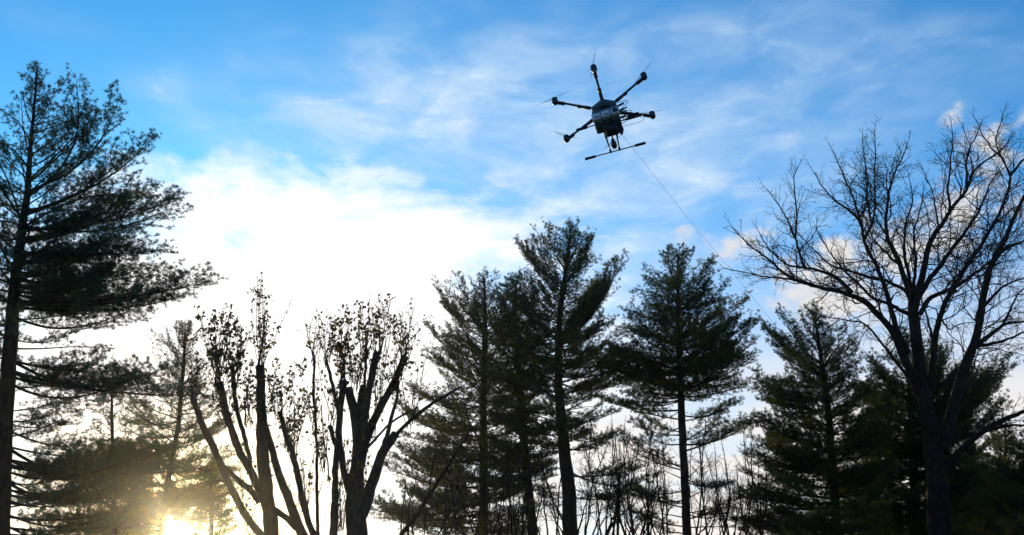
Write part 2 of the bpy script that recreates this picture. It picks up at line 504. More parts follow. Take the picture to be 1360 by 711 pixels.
def pine(label, Y, tr, env, base_py, dens=1.0, pads=(), cool=False, sparse=False, spray_from=.62, th=(-4, 58), group='tall pines standing in the tree line', cat='pine tree', low_dens=None, dead=10, whorl=.42, skip=(), sparse_from=.80, rough=None):
    if rough is None: rough = random.uniform(.14, .30)
    pts, rad = trunk_pts(Y, tr)
    root = thing('pine_tree', label, cat, (pts[0][0], pts[0][1], 0), group)
    loc = np.array(root.location)
    o_pts, o_rad = resample(pts, rad, .3, .008)
    mb = MB(); mb.tube(o_pts-loc, np.maximum(o_rad, .012), 12, True, .05)
    link('trunk', mb.mesh('trunk', [M_PINEBARK]), root)
    def at_z(z):
        return np.array([np.interp(z, o_pts[:, 2], o_pts[:, 0]), np.interp(z, o_pts[:, 2], o_pts[:, 1]), z])
    env = sorted(env)
    ey = [e[0] for e in env]; el_ = [e[1] for e in env]; er = [e[2] for e in env]
    z1 = o_pts[-1][2]; z0 = P(680, base_py, Y)[2]
    z = z0; phi = random.uniform(0, 6)
    pa, pb, pc = (random.uniform(0, 6.3) for _ in range(3))
    while z < z1-.15:
        t = (z-z0)/(z1-z0)
        d_here = dens if low_dens is None else low_dens+(dens-low_dens)*min(1, t/.45)
        nb = max(1, round(random.uniform(4.8, 7.2)*d_here*(1-.42*t)))
        for k in range(nb):
            phi += 2*PI/nb+random.uniform(-.35, .35)
            e0 = math.radians(th[0]+(th[1]-th[0])*t**1.35+random.uniform(-15, 15))
            b = at_z(z+random.uniform(-.08, .08))
            L = 1.0
            for it in range(3):
                tipz = b[2]+L*math.sin(e0)
                tx, ty = to_px(np.array([b[0], b[1], tipz]))
                bx = to_px(np.array([b[0], b[1], tipz]))[0]
                lf = max(.0, bx-np.interp(ty, ey, el_)); rt = max(.0, np.interp(ty, ey, er)-bx)
                q = (1+math.cos(phi))/2
                ext = (lf*(1-q)+rt*q)/scale_at(Y, ty)
                L = .5*L+.5*max(.3, ext/max(.45, math.cos(e0)))
            L *= random.uniform(.72, 1.10)*min(1.12, 1+rough*(math.sin(3*phi+pa+z*1.1)*.9+math.sin(2*phi-pb+z*2.3)+.6*math.sin(z*4.1+pc)))
            if random.random() < .10+rough*.25: continue
            if z1-b[2] < 1.2: L = min(L, .45+(z1-b[2])*.95)
            L = min(L, 5.6)
            if any(a <= ty <= c2 and (sd*math.cos(phi) > 0) and random.random() < pr for a, c2, sd, pr in skip): continue
            if L < .28: continue
            tip = b+np.array([math.cos(phi)*math.cos(e0), math.sin(phi)*math.cos(e0), math.sin(e0)])*L
            put_bough(root, b, tip, 'spray' if t > spray_from and random.random() < .8 else 'plate', cool, sparse or t > sparse_from, fat=random.uniform(.62, .95) if t > .5 else random.uniform(.85, 1.1))
        z += whorl*random.uniform(.7, 1.3)*(1-.3*t)
    put_bough(root, o_pts[-1]-np.array([0, 0, .35]), o_pts[-1]+np.array([.02, 0, .25]), 'spray', cool, sparse)
    for pd in pads:
        x0, y0, x1, y1 = pd[:4]; dy = pd[4] if len(pd) > 4 else random.uniform(-.8, .8); rep = pd[5] if len(pd) > 5 else 1
        for r in range(rep):
            b = P(x0, y0, Y); b = at_z(b[2]+(random.uniform(-.5, .5) if r else 0))
            tip = P(x1, y1, Y+dy+(random.uniform(-1.4, 1.4) if r else 0))
            if r: tip = b+(tip-b)*random.uniform(.7, 1.0)+np.array([0, 0, random.uniform(-.3, .3)])
            put_bough(root, b, tip, 'plate', cool, False, fat=random.uniform(.8, 1.05))
    # dead snags on the bare part of the trunk
    for k in range(dead):
        z = random.uniform(2.5, max(z0+1.5, z0+(z1-z0)*.45)); b = at_z(z); a = random.uniform(0, 2*PI); L = random.uniform(.8, 2.8)
        m = 7; q = np.linspace(0, 1, m)
        pp = b-loc+np.outer(q*L, [math.cos(a), math.sin(a), random.uniform(-.1, .3)])+np.cumsum(RNG.normal(0, .035, (m, 3)), 0)*q[:, None]
        mb = MB(); mb.tube(pp, np.linspace(.028, .008, m), 5, False)
        for j in range(random.randint(2, 6)):
            i = random.randrange(2, m); dv = nrm(pp[-1]-pp[0]+RNG.normal(0, .6, 3)); l2 = random.uniform(.3, .9)
            e = [pp[i], pp[i]+dv*l2*.5, pp[i]+(dv+np.array([0, 0, .15]))*l2]
            mb.tube(np.array(e), np.array([.010, .008, .005]), 3, False)
        link('dead_branch', mb.mesh('dead_branch', [M_TWIG]), root)
    return root

# ------------------------------------------------------------------ bare wood
def grow(mb, p, d, L, r, lvl, up=.10, wob=.16, minr=.0042):
    """one bare shoot with its side shoots"""
    n = max(3, int(L/.16)+1)
    pts = [p]; cur = nrm(d)
    for i in range(n-1):
        cur = nrm(cur+RNG.normal(0, wob, 3)+np.array([0, 0, up*.5])); pts.append(pts[-1]+cur*L/(n-1))
    pts = np.array(pts)
    rr = np.maximum(np.linspace(r, r*.35, n), minr)
    mb.tube(pts, rr, None, False)
    if lvl <= 0 or L < .22: return pts
    q = .22
    while q < .97:
        x = q*(n-1); i = min(int(x), n-2); pp = pts[i]+(pts[i+1]-pts[i])*(x-i); sd = nrm(pts[i+1]-pts[i])
        a = RNG.normal(size=3); a -= a@sd*sd; a = nrm(a)
        ang = math.radians(RNG.uniform(28, 58))
        grow(mb, pp, sd*math.cos(ang)+a*math.sin(ang), L*RNG.uniform(.30, .70)*(1.12-q*.6), max(rr[i]*.66, minr), lvl-1, up, wob, minr)
        q += RNG.uniform(.15, .32)*(1.0 if lvl > 1 else 1.3)/max(.8, L**.45)
    return pts
def limb(root, loc, Y, pl, dy, mat_, side=1.0, lvl=3, name='limb', upper=.32, twig_len=1.0, cut=False, minr=.0042, up=.12):
    n = len(pl)
    L = np.cumsum([0]+[math.hypot(pl[i+1][0]-pl[i][0], pl[i+1][1]-pl[i][1]) for i in range(n-1)]); L = L/L[-1]
    w0 = pl[0][2]; w1 = pl[-1][2] if len(pl[-1]) > 2 else None
    pts = []; rad = []
    for i, q in enumerate(pl):
        w = q[2] if len(q) > 2 else w0+(1.0-w0)*L[i]**.8
        yy = Y+dy*L[i]
        pts.append(P(q[0], q[1], yy)); rad.append(max(.006, w/scale_at(yy, q[1])/2))
    o, r = resample(np.array(pts), np.array(rad), .14 if w0 < 12 else .2, .012)
    mb = MB(); mb.tube(o-loc, r, None, True, (.13 if name == 'stem' else .07) if w0 > 6 else 0)
    ob = link(name, mb.mesh(name, [mat_]), root)
    if side > 0:
        tb = MB(); m = len(o); tot = np.linalg.norm(np.diff(o, axis=0), axis=1).sum()
        q = upper
        while q < 1.0:
            i = min(int(q*(m-1)), m-2); sd = nrm(o[i+1]-o[i])
            a = RNG.normal(size=3); a -= a@sd*sd; a = nrm(a+np.array([0, 0, .25]))
            ang = math.radians(RNG.uniform(30, 62))
            ln = twig_len*(.35+.34*tot*(1-q)**.8)*RNG.uniform(.5, 1.25)
            ln = min(ln, 2.1)
            grow(tb, o[i]-loc, sd*math.cos(ang)+a*math.sin(ang), ln, min(r[i]*.55, .006+.010*ln), lvl-1 if ln < .7 else lvl, up, .19, minr)
            q += RNG.uniform(.5, 1.4)*.21/side/tot
        grow(tb, o[-1]-loc, o[-1]-o[-3], .5*twig_len, r[-1]*.9, 2, up, .15, minr)
        t = link('twigs', tb.mesh('twigs', [M_TWIG]), ob); t['kind'] = 'stuff'
    return ob, o, r

# =================================================================== the trees
# left foreground pine -------------------------------------------------
LEFT = pine('largest and nearest pine, filling the left edge of the photo from bottom to top', 27,
    [(2, 711, 25), (7, 560, 21), (12, 480, 19), (18, 400, 16), (26, 330, 12), (37, 250, 8), (42, 180, 5), (47, 125, 3), (49, 92, 2)],
    [(85, 46, 52), (105, 22, 74), (150, 0, 112), (200, -40, 150), (250, -60, 175), (300, -80, 185), (350, -110, 165), (400, -130, 150), (450, -140, 105), (500, -150, 95), (560, -160, 120), (620, -160, 130), (711, -170, 130)],
    560, .9, cool=True, spray_from=.5, th=(-2, 62), group='pines at the left', low_dens=.22, sparse_from=.55, rough=.12,
    pads=[(42, 255, 176, 152, 0, 2), (38, 262, 128, 118, -1), (33, 285, 222, 214, .5, 2), (31, 305, 236, 288, 0, 3), (29, 320, 190, 262, 1, 1), (27, 335, 208, 348, -1, 2), (24, 352, 190, 330, 1, 2),
          (22, 372, 205, 378, .5, 3), (20, 380, 150, 372, 0, 2), (25, 345, 130, 330, 0, 2), (24, 360, 100, 350, -1, 1), (30, 310, 110, 290, 0, 1), (18, 410, 100, 415, 0, 2), (18, 400, 270, 402, -.4, 2), (18, 408, 225, 418, .6, 2), (17, 420, 180, 432, -1, 1), (17, 395, 150, 420, 1.4, 3), (17, 390, 130, 395, 1.4, 3),
          (13, 478, 140, 482, .8, 1), (12, 492, 246, 545, -.3, 3), (12, 500, 185, 540, .8, 3),
          (9, 560, 100, 535, 0, 2), (8, 580, 95, 565, -1, 2), (8, 592, 160, 625, 1, 3), (8, 610, 226, 645, -.4, 4), (7, 618, 175, 645, .6, 3), (6, 650, 200, 676, .8, 3), (6, 660, 110, 668, 0, 3),
          (5, 680, 165, 700, 0, 3), (4, 700, 180, 722, 1, 4), (4, 715, 120, 735, 1, 3), (3, 640, 90, 640, 1, 2)])
# hazier pine by the sun
pine('thin-crowned pine close above the low sun, behind the cut-back stems', 50,
    [(214, 711, 8), (226, 620, 7), (237, 560, 6), (244, 490, 5), (246, 437, 2)],
    [(430, 235, 256), (450, 212, 276), (480, 196, 292), (520, 178, 300), (560, 150, 300), (620, 118, 318), (711, 105, 320)],
    720, 1.0, spray_from=.6, group='pines at the left', th=(-8, 55), whorl=.36, sparse_from=.45,
    pads=[(238, 560, 160, 570), (238, 590, 150, 600), (236, 620, 140, 632), (238, 545, 290, 530), (236, 610, 300, 640), (232, 660, 160, 668), (232, 650, 290, 668), (230, 690, 300, 700), (218, 700, 150, 705, 0, 3), (220, 690, 165, 680, 0, 3), (222, 660, 262, 655, 0, 3), (220, 690, 215, 690, 0, 2), (218, 705, 275, 718, 0, 3), (232, 640, 175, 655), (234, 650, 200, 690)])
pine('slim young pine rising low between the left trunk and the sun', 42,
    [(150, 740, 8), (150, 640, 6), (148, 560, 4), (150, 492, 2)],
    [(490, 140, 156), (520, 120, 178), (560, 112, 190), (620, 92, 200), (720, 70, 205)],
    740, .6, group='pines at the left', whorl=.50)
pine('small low pine just right of the sun, beside the left cut-back tree', 53,
    [(282, 711, 6), (281, 660, 5), (280, 618, 2)],
    [(614, 274, 287), (650, 255, 308), (690, 246, 322), (720, 240, 330)],
    730, 1.1, group='pines at the left', whorl=.36, dead=0)
# centre group ---------------------------------------------------------
G = 'pines in the middle of the tree line'
pine('broad pine in the middle whose crown reaches farthest left, just right of the cut-back stems', 46,
    [(642, 711, 13), (641, 600, 11), (643, 540, 9), (645, 450, 8), (643, 368, 2)],
    [(362, 632, 656), (385, 590, 690), (405, 568, 705), (440, 562, 712), (480, 552, 720), (520, 538, 722), (570, 520, 725), (620, 505, 730), (711, 490, 740)],
    715, 1.2, group=G, low_dens=.8, th=(-6, 55), spray_from=.6, whorl=.46,
    pads=[(641, 640, 520, 628, 0, 3), (641, 690, 505, 690, 0, 4), (641, 670, 530, 665, 0, 3), (642, 580, 540, 565, 0, 3), (641, 620, 700, 610, 0, 3), (642, 560, 700, 550, 0, 3), (645, 430, 585, 412, 0, 3), (645, 450, 570, 398, 0, 2), (645, 470, 590, 440, 0, 2), (645, 500, 560, 478, 0, 2), (643, 540, 545, 530, 0, 2), (641, 610, 530, 600, 0, 2), (641, 600, 560, 640, 0, 2), (641, 650, 690, 640, 0, 3), (641, 665, 600, 660, 0, 3)])
pine('slender leaning pine between the two tallest middle pines, crown merged with theirs', 44.5,
    [(708, 711, 14), (699, 630, 12), (691, 545, 10), (687, 490, 9), (684, 420, 6), (686, 372, 2)],
    [(368, 668, 705), (400, 640, 728), (440, 618, 745), (500, 610, 752), (560, 620, 745), (640, 640, 750)],
    640, 1.2, group=G, dead=16, pads=[(698, 600, 650, 590), (700, 640, 640, 650, 0, 2)], whorl=.36)
pine('tallest pine of the middle group, with a thick dark trunk and wide jagged top', 42,
    [(757, 711, 21), (754, 640, 18), (748, 570, 14), (742, 520, 11), (742, 480, 10), (742, 430, 8), (748, 380, 7), (755, 335, 4), (758, 304, 2)],
    [(302, 750, 766), (320, 700, 785), (345, 676, 806), (370, 680, 806), (400, 668, 798), (430, 655, 818), (470, 645, 846), (520, 650, 858), (560, 670, 860), (640, 670, 860), (711, 680, 860)],
    590, 1.25, group=G, th=(-2, 60), spray_from=.55, low_dens=.55, dead=22, whorl=.40,
    pads=[(748, 385, 682, 322, -.5, 2), (752, 360, 716, 306, .5), (750, 380, 797, 322, 0, 2), (745, 440, 800, 400, 0, 3), (744, 450, 700, 430, 0, 3), (745, 420, 700, 380, 0, 3), (745, 450, 836, 362, .5, 4), (744, 462, 822, 398, -.5, 3), (743, 475, 838, 440, 0, 2), (742, 430, 668, 408, 0, 3), (742, 455, 664, 450, 0, 3), (743, 500, 850, 495, 0, 2),
          (742, 520, 800, 515, 0, 1), (752, 600, 830, 590, .6, 2), (753, 625, 870, 640, .5, 2), (745, 560, 800, 545, 0), (755, 660, 840, 668, 0, 2), (755, 670, 700, 672, 0, 2)])
pine('straight pine with a rounded dense top and open lower trunk, left of the tether line', 40,
    [(912, 711, 12), (908, 640, 11), (905, 570, 10), (902, 510, 9), (899, 440, 7), (900, 390, 5), (900, 338, 2)],
    [(336, 880, 922), (350, 852, 942), (370, 842, 964), (400, 838, 992), (430, 818, 1002), (460, 796, 1014), (490, 798, 1012), (520, 802, 995), (560, 820, 985), (640, 830, 970), (711, 850, 960)],
    530, 1.35, group=G, th=(0, 56), spray_from=.55, dead=26, whorl=.36,
    pads=[(901, 480, 1008, 436, 0, 3), (902, 500, 1010, 470, 0, 4), (901, 490, 806, 478, 0, 4), (902, 510, 796, 500, 0, 4), (903, 525, 822, 520, 0, 2), (904, 545, 800, 548, 0, 3), (905, 560, 986, 545, 0, 2),
          (905, 578, 838, 572, 0, 3), (906, 600, 1010, 575, .5, 2), (906, 585, 960, 560, 0, 2), (907, 625, 820, 600, 0, 2), (908, 640, 970, 655, 0, 2), (909, 665, 830, 660, 0, 3), (910, 690, 985, 672, 0, 2), (910, 700, 840, 690, 0, 2)])
G2 = 'pines at the right'
pine('olive-tinged bushy pine right of the tether line, its foliage reaching nearly to the ground', 38,
    [(1112, 711, 13), (1108, 640, 12), (1104, 580, 10), (1098, 520, 8), (1089, 460, 5), (1082, 416, 2)],
    [(412, 1074, 1090), (430, 1050, 1108), (445, 1016, 1132), (470, 1002, 1150), (510, 998, 1170), (560, 992, 1185), (590, 1000, 1195), (640, 990, 1210), (711, 970, 1200)],
    735, 1.7, group=G2, th=(-6, 56), spray_from=.6, low_dens=1.0, whorl=.38,
    pads=[(1095, 500, 1006, 445, 0, 2), (1098, 530, 1004, 520, 0, 3), (1103, 580, 1002, 575, 0, 4), (1106, 625, 992, 622, 0, 5), (1106, 610, 1015, 605, 0, 2), (1109, 670, 980, 680, 0, 3), (1110, 700, 970, 705, 0, 4), (1108, 600, 1160, 560, 0, 2)])
pine('wide dark pine directly behind the big bare tree, one bough sweeping up to the right', 41,
    [(1216, 711, 15), (1212, 600, 11), (1208, 520, 7), (1204, 442, 2)],
    [(438, 1196, 1212), (455, 1178, 1232), (480, 1150, 1262), (510, 1140, 1300), (550, 1132, 1322), (600, 1120, 1310), (660, 1105, 1320), (711, 1100, 1330)],
    740, 1.9, group=G2, th=(-6, 52), spray_from=.7, low_dens=1.3, whorl=.34,
    pads=[(1212, 580, 1354, 508, 0, 5), (1212, 590, 1335, 545, 0, 5), (1211, 560, 1300, 500, 0, 4), (1211, 560, 1275, 480, 0, 3), (1214, 620, 1325, 590, 0, 3), (1210, 530, 1148, 488, 0, 4), (1210, 560, 1140, 530, 0, 4), (1215, 680, 1320, 660, 0, 4)])
pine('pine at the far right edge, only its dark low boughs inside the frame', 34,
    [(1392, 711, 16), (1392, 620, 12), (1390, 560, 5), (1390, 520, 2)],
    [(515, 1384, 1396), (560, 1366, 1420), (600, 1342, 1440), (640, 1318, 1450), (711, 1290, 1480)],
    735, 1.9, group=G2, low_dens=1.9, whorl=.34, dead=0, pads=[(1392, 640, 1322, 625, 0, 3), (1392, 690, 1295, 680, 0, 4), (1392, 620, 1340, 590, 0, 2)])
pine('low young pine filling the gap at the foot of the big bare tree', 44,
    [(1290, 711, 8), (1290, 660, 6), (1290, 600, 2)],
    [(596, 1280, 1300), (625, 1240, 1335), (660, 1210, 1360), (720, 1200, 1365)],
    735, 1.8, group=G2, whorl=.34, dead=0)
pine('low young pine between the bushy pine and the big bare tree', 43,
    [(1165, 711, 8), (1165, 650, 6), (1165, 588, 2)],
    [(585, 1158, 1172), (630, 1120, 1205), (670, 1100, 1220), (720, 1090, 1235)],
    735, 1.8, group=G2, whorl=.34, dead=0)

pine('narrow dark pine top showing between the swept-up bough and the right edge', 46,
    [(1338, 711, 8), (1336, 640, 6), (1335, 560, 2)],
    [(556, 1328, 1342), (590, 1300, 1366), (640, 1275, 1385), (720, 1250, 1400)],
    735, 1.7, group=G2, whorl=.34, dead=0)
# the big bare tree ----------------------------------------------------
def bare_tree():
    Y = 35.0
    tr = [(1250, 711, 30), (1247, 650, 27), (1240, 590, 23), (1231, 535, 19), (1223, 490, 16), (1216, 440, 15), (1213, 408, 13), (1213, 392, 10), (1213, 384, 5)]
    pts, rad = trunk_pts(Y, tr)
    root = thing('bare_tree', 'big leafless tree with wide fanning limbs, tallest at the right of the photo', 'tree', (pts[0][0], pts[0][1], 0))
    loc = np.array(root.location)
    o, r = resample(pts, rad, .25, .01)
    mb = MB(); mb.tube(o-loc, r, 16, True, .06); link('trunk', mb.mesh('trunk', [M_BARK]), root)
    LM = [
     ([(1228, 535, 13), (1212, 498), (1198, 462), (1185, 437), (1160, 407), (1137, 391), (1092, 383), (1051, 370), (1026, 348), (1000, 330), (985, 316), (974, 303)], -1.2, 1.0),
     ([(1092, 383, 4), (1055, 372), (1020, 368), (992, 362), (968, 358)], -.5, .8),
     ([(1132, 389, 6), (1115, 372), (1098, 364), (1069, 357), (1050, 356), (1036, 345), (1018, 325), (1008, 308)], .8, 1.0),
     ([(1069, 357, 4), (1061, 338), (1056, 318), (1049, 299), (1043, 287), (1033, 269), (1018, 251)], 1.0, 1.0),
     ([(1056, 318, 3), (1058, 290), (1056, 262), (1054, 232), (1060, 222)], -1.0, 1.0),
     ([(1214, 410, 6), (1203, 386), (1188, 378), (1172, 370), (1157, 369), (1124, 358), (1102, 352), (1085, 335), (1067, 318), (1050, 300)], 1.2, 1.0),
     ([(1208, 418, 6), (1188, 407), (1160, 397), (1145, 385), (1127, 367), (1112, 350), (1098, 330), (1086, 308)], -1.6, 1.0),
     ([(1206, 470, 9), (1190, 439), (1183, 411), (1175, 381), (1160, 348), (1147, 322), (1141, 292), (1134, 268), (1125, 246), (1112, 218), (1106, 200)], -2.0, 1.15),
     ([(1141, 292, 4), (1128, 278), (1112, 268), (1092, 249), (1080, 228)], -.8, 1.0),
     ([(1147, 318, 4), (1158, 300), (1150, 270), (1151, 235), (1147, 205), (1145, 185)], 1.6, 1.1),
     ([(1158, 300, 3), (1163, 270), (1160, 240), (1164, 205), (1162, 172)], -1.0, 1.1),
     ([(1213, 412, 9), (1206, 386), (1193, 350), (1180, 323), (1175, 299), (1179, 264), (1185, 236), (1198, 211), (1206, 188)], 1.8, 1.15),
     ([(1193, 350, 4), (1185, 345), (1172, 330), (1160, 318), (1152, 296)], 2.2, 1.0),
     ([(1213, 408, 7), (1208, 365), (1202, 345), (1200, 320), (1202, 295), (1212, 268), (1208, 240)], -2.0, 1.0),
     ([(1214, 404, 6), (1215, 362), (1216, 335), (1214, 305), (1219, 280), (1226, 255)], 2.4, 1.0),
     ([(1214, 412, 11), (1220, 388), (1226, 358), (1233, 325), (1246, 302), (1261, 279), (1281, 254), (1292, 228), (1312, 211), (1325, 202), (1340, 188)], .6, 1.15),
     ([(1261, 279, 4), (1257, 251), (1261, 233), (1264, 200), (1264, 170)], -1.2, 1.0),
     ([(1284, 248, 4), (1284, 223), (1289, 195), (1296, 182), (1302, 166)], 1.2, 1.1),
     ([(1246, 302, 3), (1242, 278), (1236, 252), (1228, 230)], -1.6, 1.0),
     ([(1214, 412, 9), (1219, 390), (1243, 355), (1264, 327), (1282, 304), (1297, 282), (1308, 260), (1317, 238), (1334, 222)], -2.0, 1.1),
     ([(1222, 416, 7), (1233, 396), (1264, 383), (1297, 361), (1312, 350), (1337, 333), (1360, 321), (1382, 312)], 1.4, .9),
     ([(1237, 520, 10), (1240, 485), (1243, 452), (1249, 421), (1259, 391), (1274, 366), (1287, 345), (1304, 327), (1322, 292), (1337, 256), (1342, 233), (1332, 213), (1322, 185), (1332, 152)], -1.6, 1.15),
     ([(1342, 233, 4), (1352, 222), (1366, 205), (1378, 180)], .6, 1.0),
     ([(1332, 213, 3), (1316, 198), (1304, 178), (1296, 160)], -.8, 1.0),
     ([(1241, 475, 6), (1236, 444), (1228, 411), (1221, 388)], -.4, .4),
     ([(1250, 600, 18), (1264, 545, 15), (1281, 487, 13), (1290, 466, 12), (1297, 437, 10), (1304, 399, 9), (1312, 366, 8), (1322, 340, 7), (1335, 315, 6), (1347, 287, 5), (1362, 257, 4), (1376, 232, 2)], .8, 1.15),
     ([(1322, 338, 5), (1340, 328), (1362, 320), (1385, 305)], 1.2, .9),
     ([(1292, 464, 8), (1314, 447), (1335, 431), (1360, 428), (1384, 420)], -.8, .9),
     ([(1296, 460, 6), (1318, 458), (1340, 451), (1362, 443), (1385, 440)], 1.0, .9),
     ([(1306, 409, 5), (1327, 386), (1342, 376), (1360, 371), (1382, 362)], -1.2, 1.0),
     ([(1333, 431, 4), (1342, 409), (1352, 391), (1368, 376)], .8, 1.0),
     ([(1252, 625, 11), (1275, 598, 9), (1300, 577, 7), (1335, 557, 6), (1362, 546, 5), (1385, 540, 4)], -1.0, .7),
     ([(1312, 572, 6), (1340, 566), (1364, 565), (1385, 560)], -.8, .7),
     ([(1250, 421, 3), (1262, 440), (1275, 428), (1295, 428)], -1.0, .8),
     ([(1206, 500, 5), (1180, 472), (1165, 452), (1145, 430), (1122, 428), (1100, 424), (1082, 415)], -2.2, .8),
    ]
    for pl, dy, sd in LM:
        limb(root, loc, Y, pl, dy, M_BARK, sd*.85, 3, upper=.20, twig_len=1.15, up=.03)
bare_tree()

# the cut-back (pollarded) multi-stemmed trees -------------------------
def add_leaves(mb, pos, size=.080):
    pos = np.asarray(pos); N = len(pos)
    u = RNG.normal(size=(N, 3)); u[:, 2] -= 1.0; u /= np.linalg.norm(u, axis=1)[:, None]
    w = np.cross(u, RNG.normal(size=(N, 3))); w /= np.linalg.norm(w, axis=1)[:, None]
    nn = np.cross(u, w)
    s = size*RNG.uniform(.55, 1.2, (N, 1))
    fold = RNG.uniform(.1, .5, (N, 1))
    V = [pos, pos+u*s*.35+w*s*.42+nn*s*fold*.5, pos+u*s*.75+w*s*.32+nn*s*fold*.4, pos+u*s*1.15, pos+u*s*.75-w*s*.32+nn*s*fold*.4, pos+u*s*.35-w*s*.42+nn*s*fold*.5]
    V = np.stack(V, 1).reshape(-1, 3)
    i = np.arange(N)[:, None]*6
    mb.mi = 1
    mb.add(V, np.concatenate([i+np.array([[0, 1, 2, 3]]), i+np.array([[0, 3, 4, 5]])]), False)
    mb.mi = 0
def shoots(root, loc, Y, spots, ):
    """spots: (px, py, count, height in px, spread px, leaf density, mode) -> one object of thin upright water shoots and leaves per head"""
    for (px, py, cnt, h, sp, lf) in spots:
        mb = MB(); lv = []
        for k in range(int(cnt*1.25)):
            y = Y+random.uniform(-.5, .5)
            b = P(px+random.uniform(-5, 5), py+random.uniform(-3, 10), y)
            hh = h*random.uniform(.35, 1.05)
            e = P(px+random.gauss(0, sp*.36)*(hh/h), py-hh, y+random.uniform(-.8, .8))
            n = 8; q = np.linspace(0, 1, n)[:, None]
            side = nrm(np.array([random.uniform(-1, 1), random.uniform(-1, 1), 0]))
            pp = b+(e-b)*q+side*np.sin(q*PI)*random.uniform(-.12, .12)+np.cumsum(RNG.normal(0, .012, (n, 3)), 0)
            mb.tube(pp-loc, np.linspace(.011, .0055, n), 3, False)
            for j in range(random.randint(1, 4)):
                i = random.randrange(2, n-1); dv = nrm(pp[i+1]-pp[i]+RNG.normal(0, .45, 3)+np.array([0, 0, .3])); l2 = random.uniform(.12, .55)
                mb.tube(np.array([pp[i], pp[i]+dv*l2*.5, pp[i]+dv*l2+np.array([0, 0, .04])])-loc, .0052, 3, False)
                for c in range(int(RNG.poisson(3.0*lf))): lv.append(pp[i]+dv*l2*random.uniform(.3, 1)+RNG.normal(0, .012, 3)-loc)
            for c in range(int(RNG.poisson(7*lf))):
                i = min(n-1, int(n*random.uniform(.25, 1.0)**.7)); lv.append(pp[i]+RNG.normal(0, .022, 3)-loc)
            if random.random() < .6*min(1, lf*2):
                for c in range(int(RNG.poisson(4))): lv.append(pp[-1]+RNG.normal(0, .06, 3)-loc)
        if lv: add_leaves(mb, lv)
        o = link('leafy_shoots', mb.mesh('leafy_shoots', [M_TWIG, M_LEAF]), root); o['kind'] = 'stuff'

def pollard(label, Y, base, stems, spots, side=()):
    bp = P(base[0], 711, Y)
    root = thing('pollarded_tree', label, 'tree', (bp[0], Y, 0), 'cut-back multi-stemmed trees')
    loc = np.array(root.location)
    for pl, dy in stems:
        if pl[0][1] >= 700:       # run on down to the stool at the ground
            p0 = P(pl[0][0], pl[0][1], Y)
        ob, o, r = limb(root, loc, Y, pl, dy, M_POLLARD, 0, 0, name='stem')
        if pl[0][1] >= 700:
            g0 = np.array([bp[0]+(o[0][0]-bp[0])*.35, Y, -.1]); q = np.linspace(0, 1, 6)[:, None]
            mb = MB(); mb.tube(g0*(1-q)+o[0]*q-loc, np.linspace(r[0]*1.35, r[0], 6), 12, False, .04)
            link('stem_base', mb.mesh('stem_base', [M_POLLARD]), root)
    for pl, dy, sd in side:
        limb(root, loc, Y, pl, dy, M_POLLARD, sd, 2, name='side_branch', twig_len=.55)
    shoots(root, loc, Y, spots)
    return root
pollard('left one of the two cut-back trees, with a thick square-topped upright stem among leaning stubs', 24, (372, 711),
    [([(360, 716, 19), (354, 650, 18), (349, 590, 15), (346, 540, 12), (345, 486, 11)], 0),
     ([(350, 716, 10), (330, 690, 10), (316, 667, 10), (296, 627, 10), (273, 576, 9), (262, 545, 8), (255, 528, 7)], -.6),
     ([(349, 660, 11), (339, 637, 10), (314, 586, 10), (301, 545, 9), (292, 508, 10)], .6),
     ([(334, 622, 6), (324, 581, 6), (316, 555, 6), (311, 508, 6)], .5),
     ([(345, 668, 9), (335, 650, 8), (312, 630, 7), (288, 612, 6)], -.5),
     ([(404, 716, 14), (393, 693, 12), (375, 645, 11), (362, 600, 9), (352, 560, 8), (345, 545, 7)], .8),
     ([(422, 716, 10), (415, 705, 9), (403, 667, 9), (393, 614, 8), (382, 580, 7), (371, 546, 6)], -.7),
     ([(362, 678, 9), (378, 688, 8), (394, 702, 8)], .3)],
    [(290, 510, 22, 104, 44, 1.7), (311, 512, 13, 74, 40, 1.3), (345, 488, 13, 118, 46, 1.1), (300, 560, 9, 60, 50, .9), (371, 548, 10, 70, 50, 1.1), (345, 560, 10, 60, 60, 1.1), (328, 560, 8, 80, 40, .8),
     (258, 532, 7, 80, 30, .5), (394, 620, 6, 110, 40, .8), (385, 590, 9, 70, 60, 1.1), (405, 680, 10, 110, 60, .35), (330, 700, 8, 120, 60, .3)],
    side=[([(262, 560, 3), (240, 575), (215, 580)], -.8, .5), ([(300, 640, 3), (270, 640), (245, 655)], -.8, .5), ([(382, 600, 2), (395, 585), (403, 560)], .3, .4), ([(377, 584, 2), (380, 600), (372, 588)], .3, .2)])
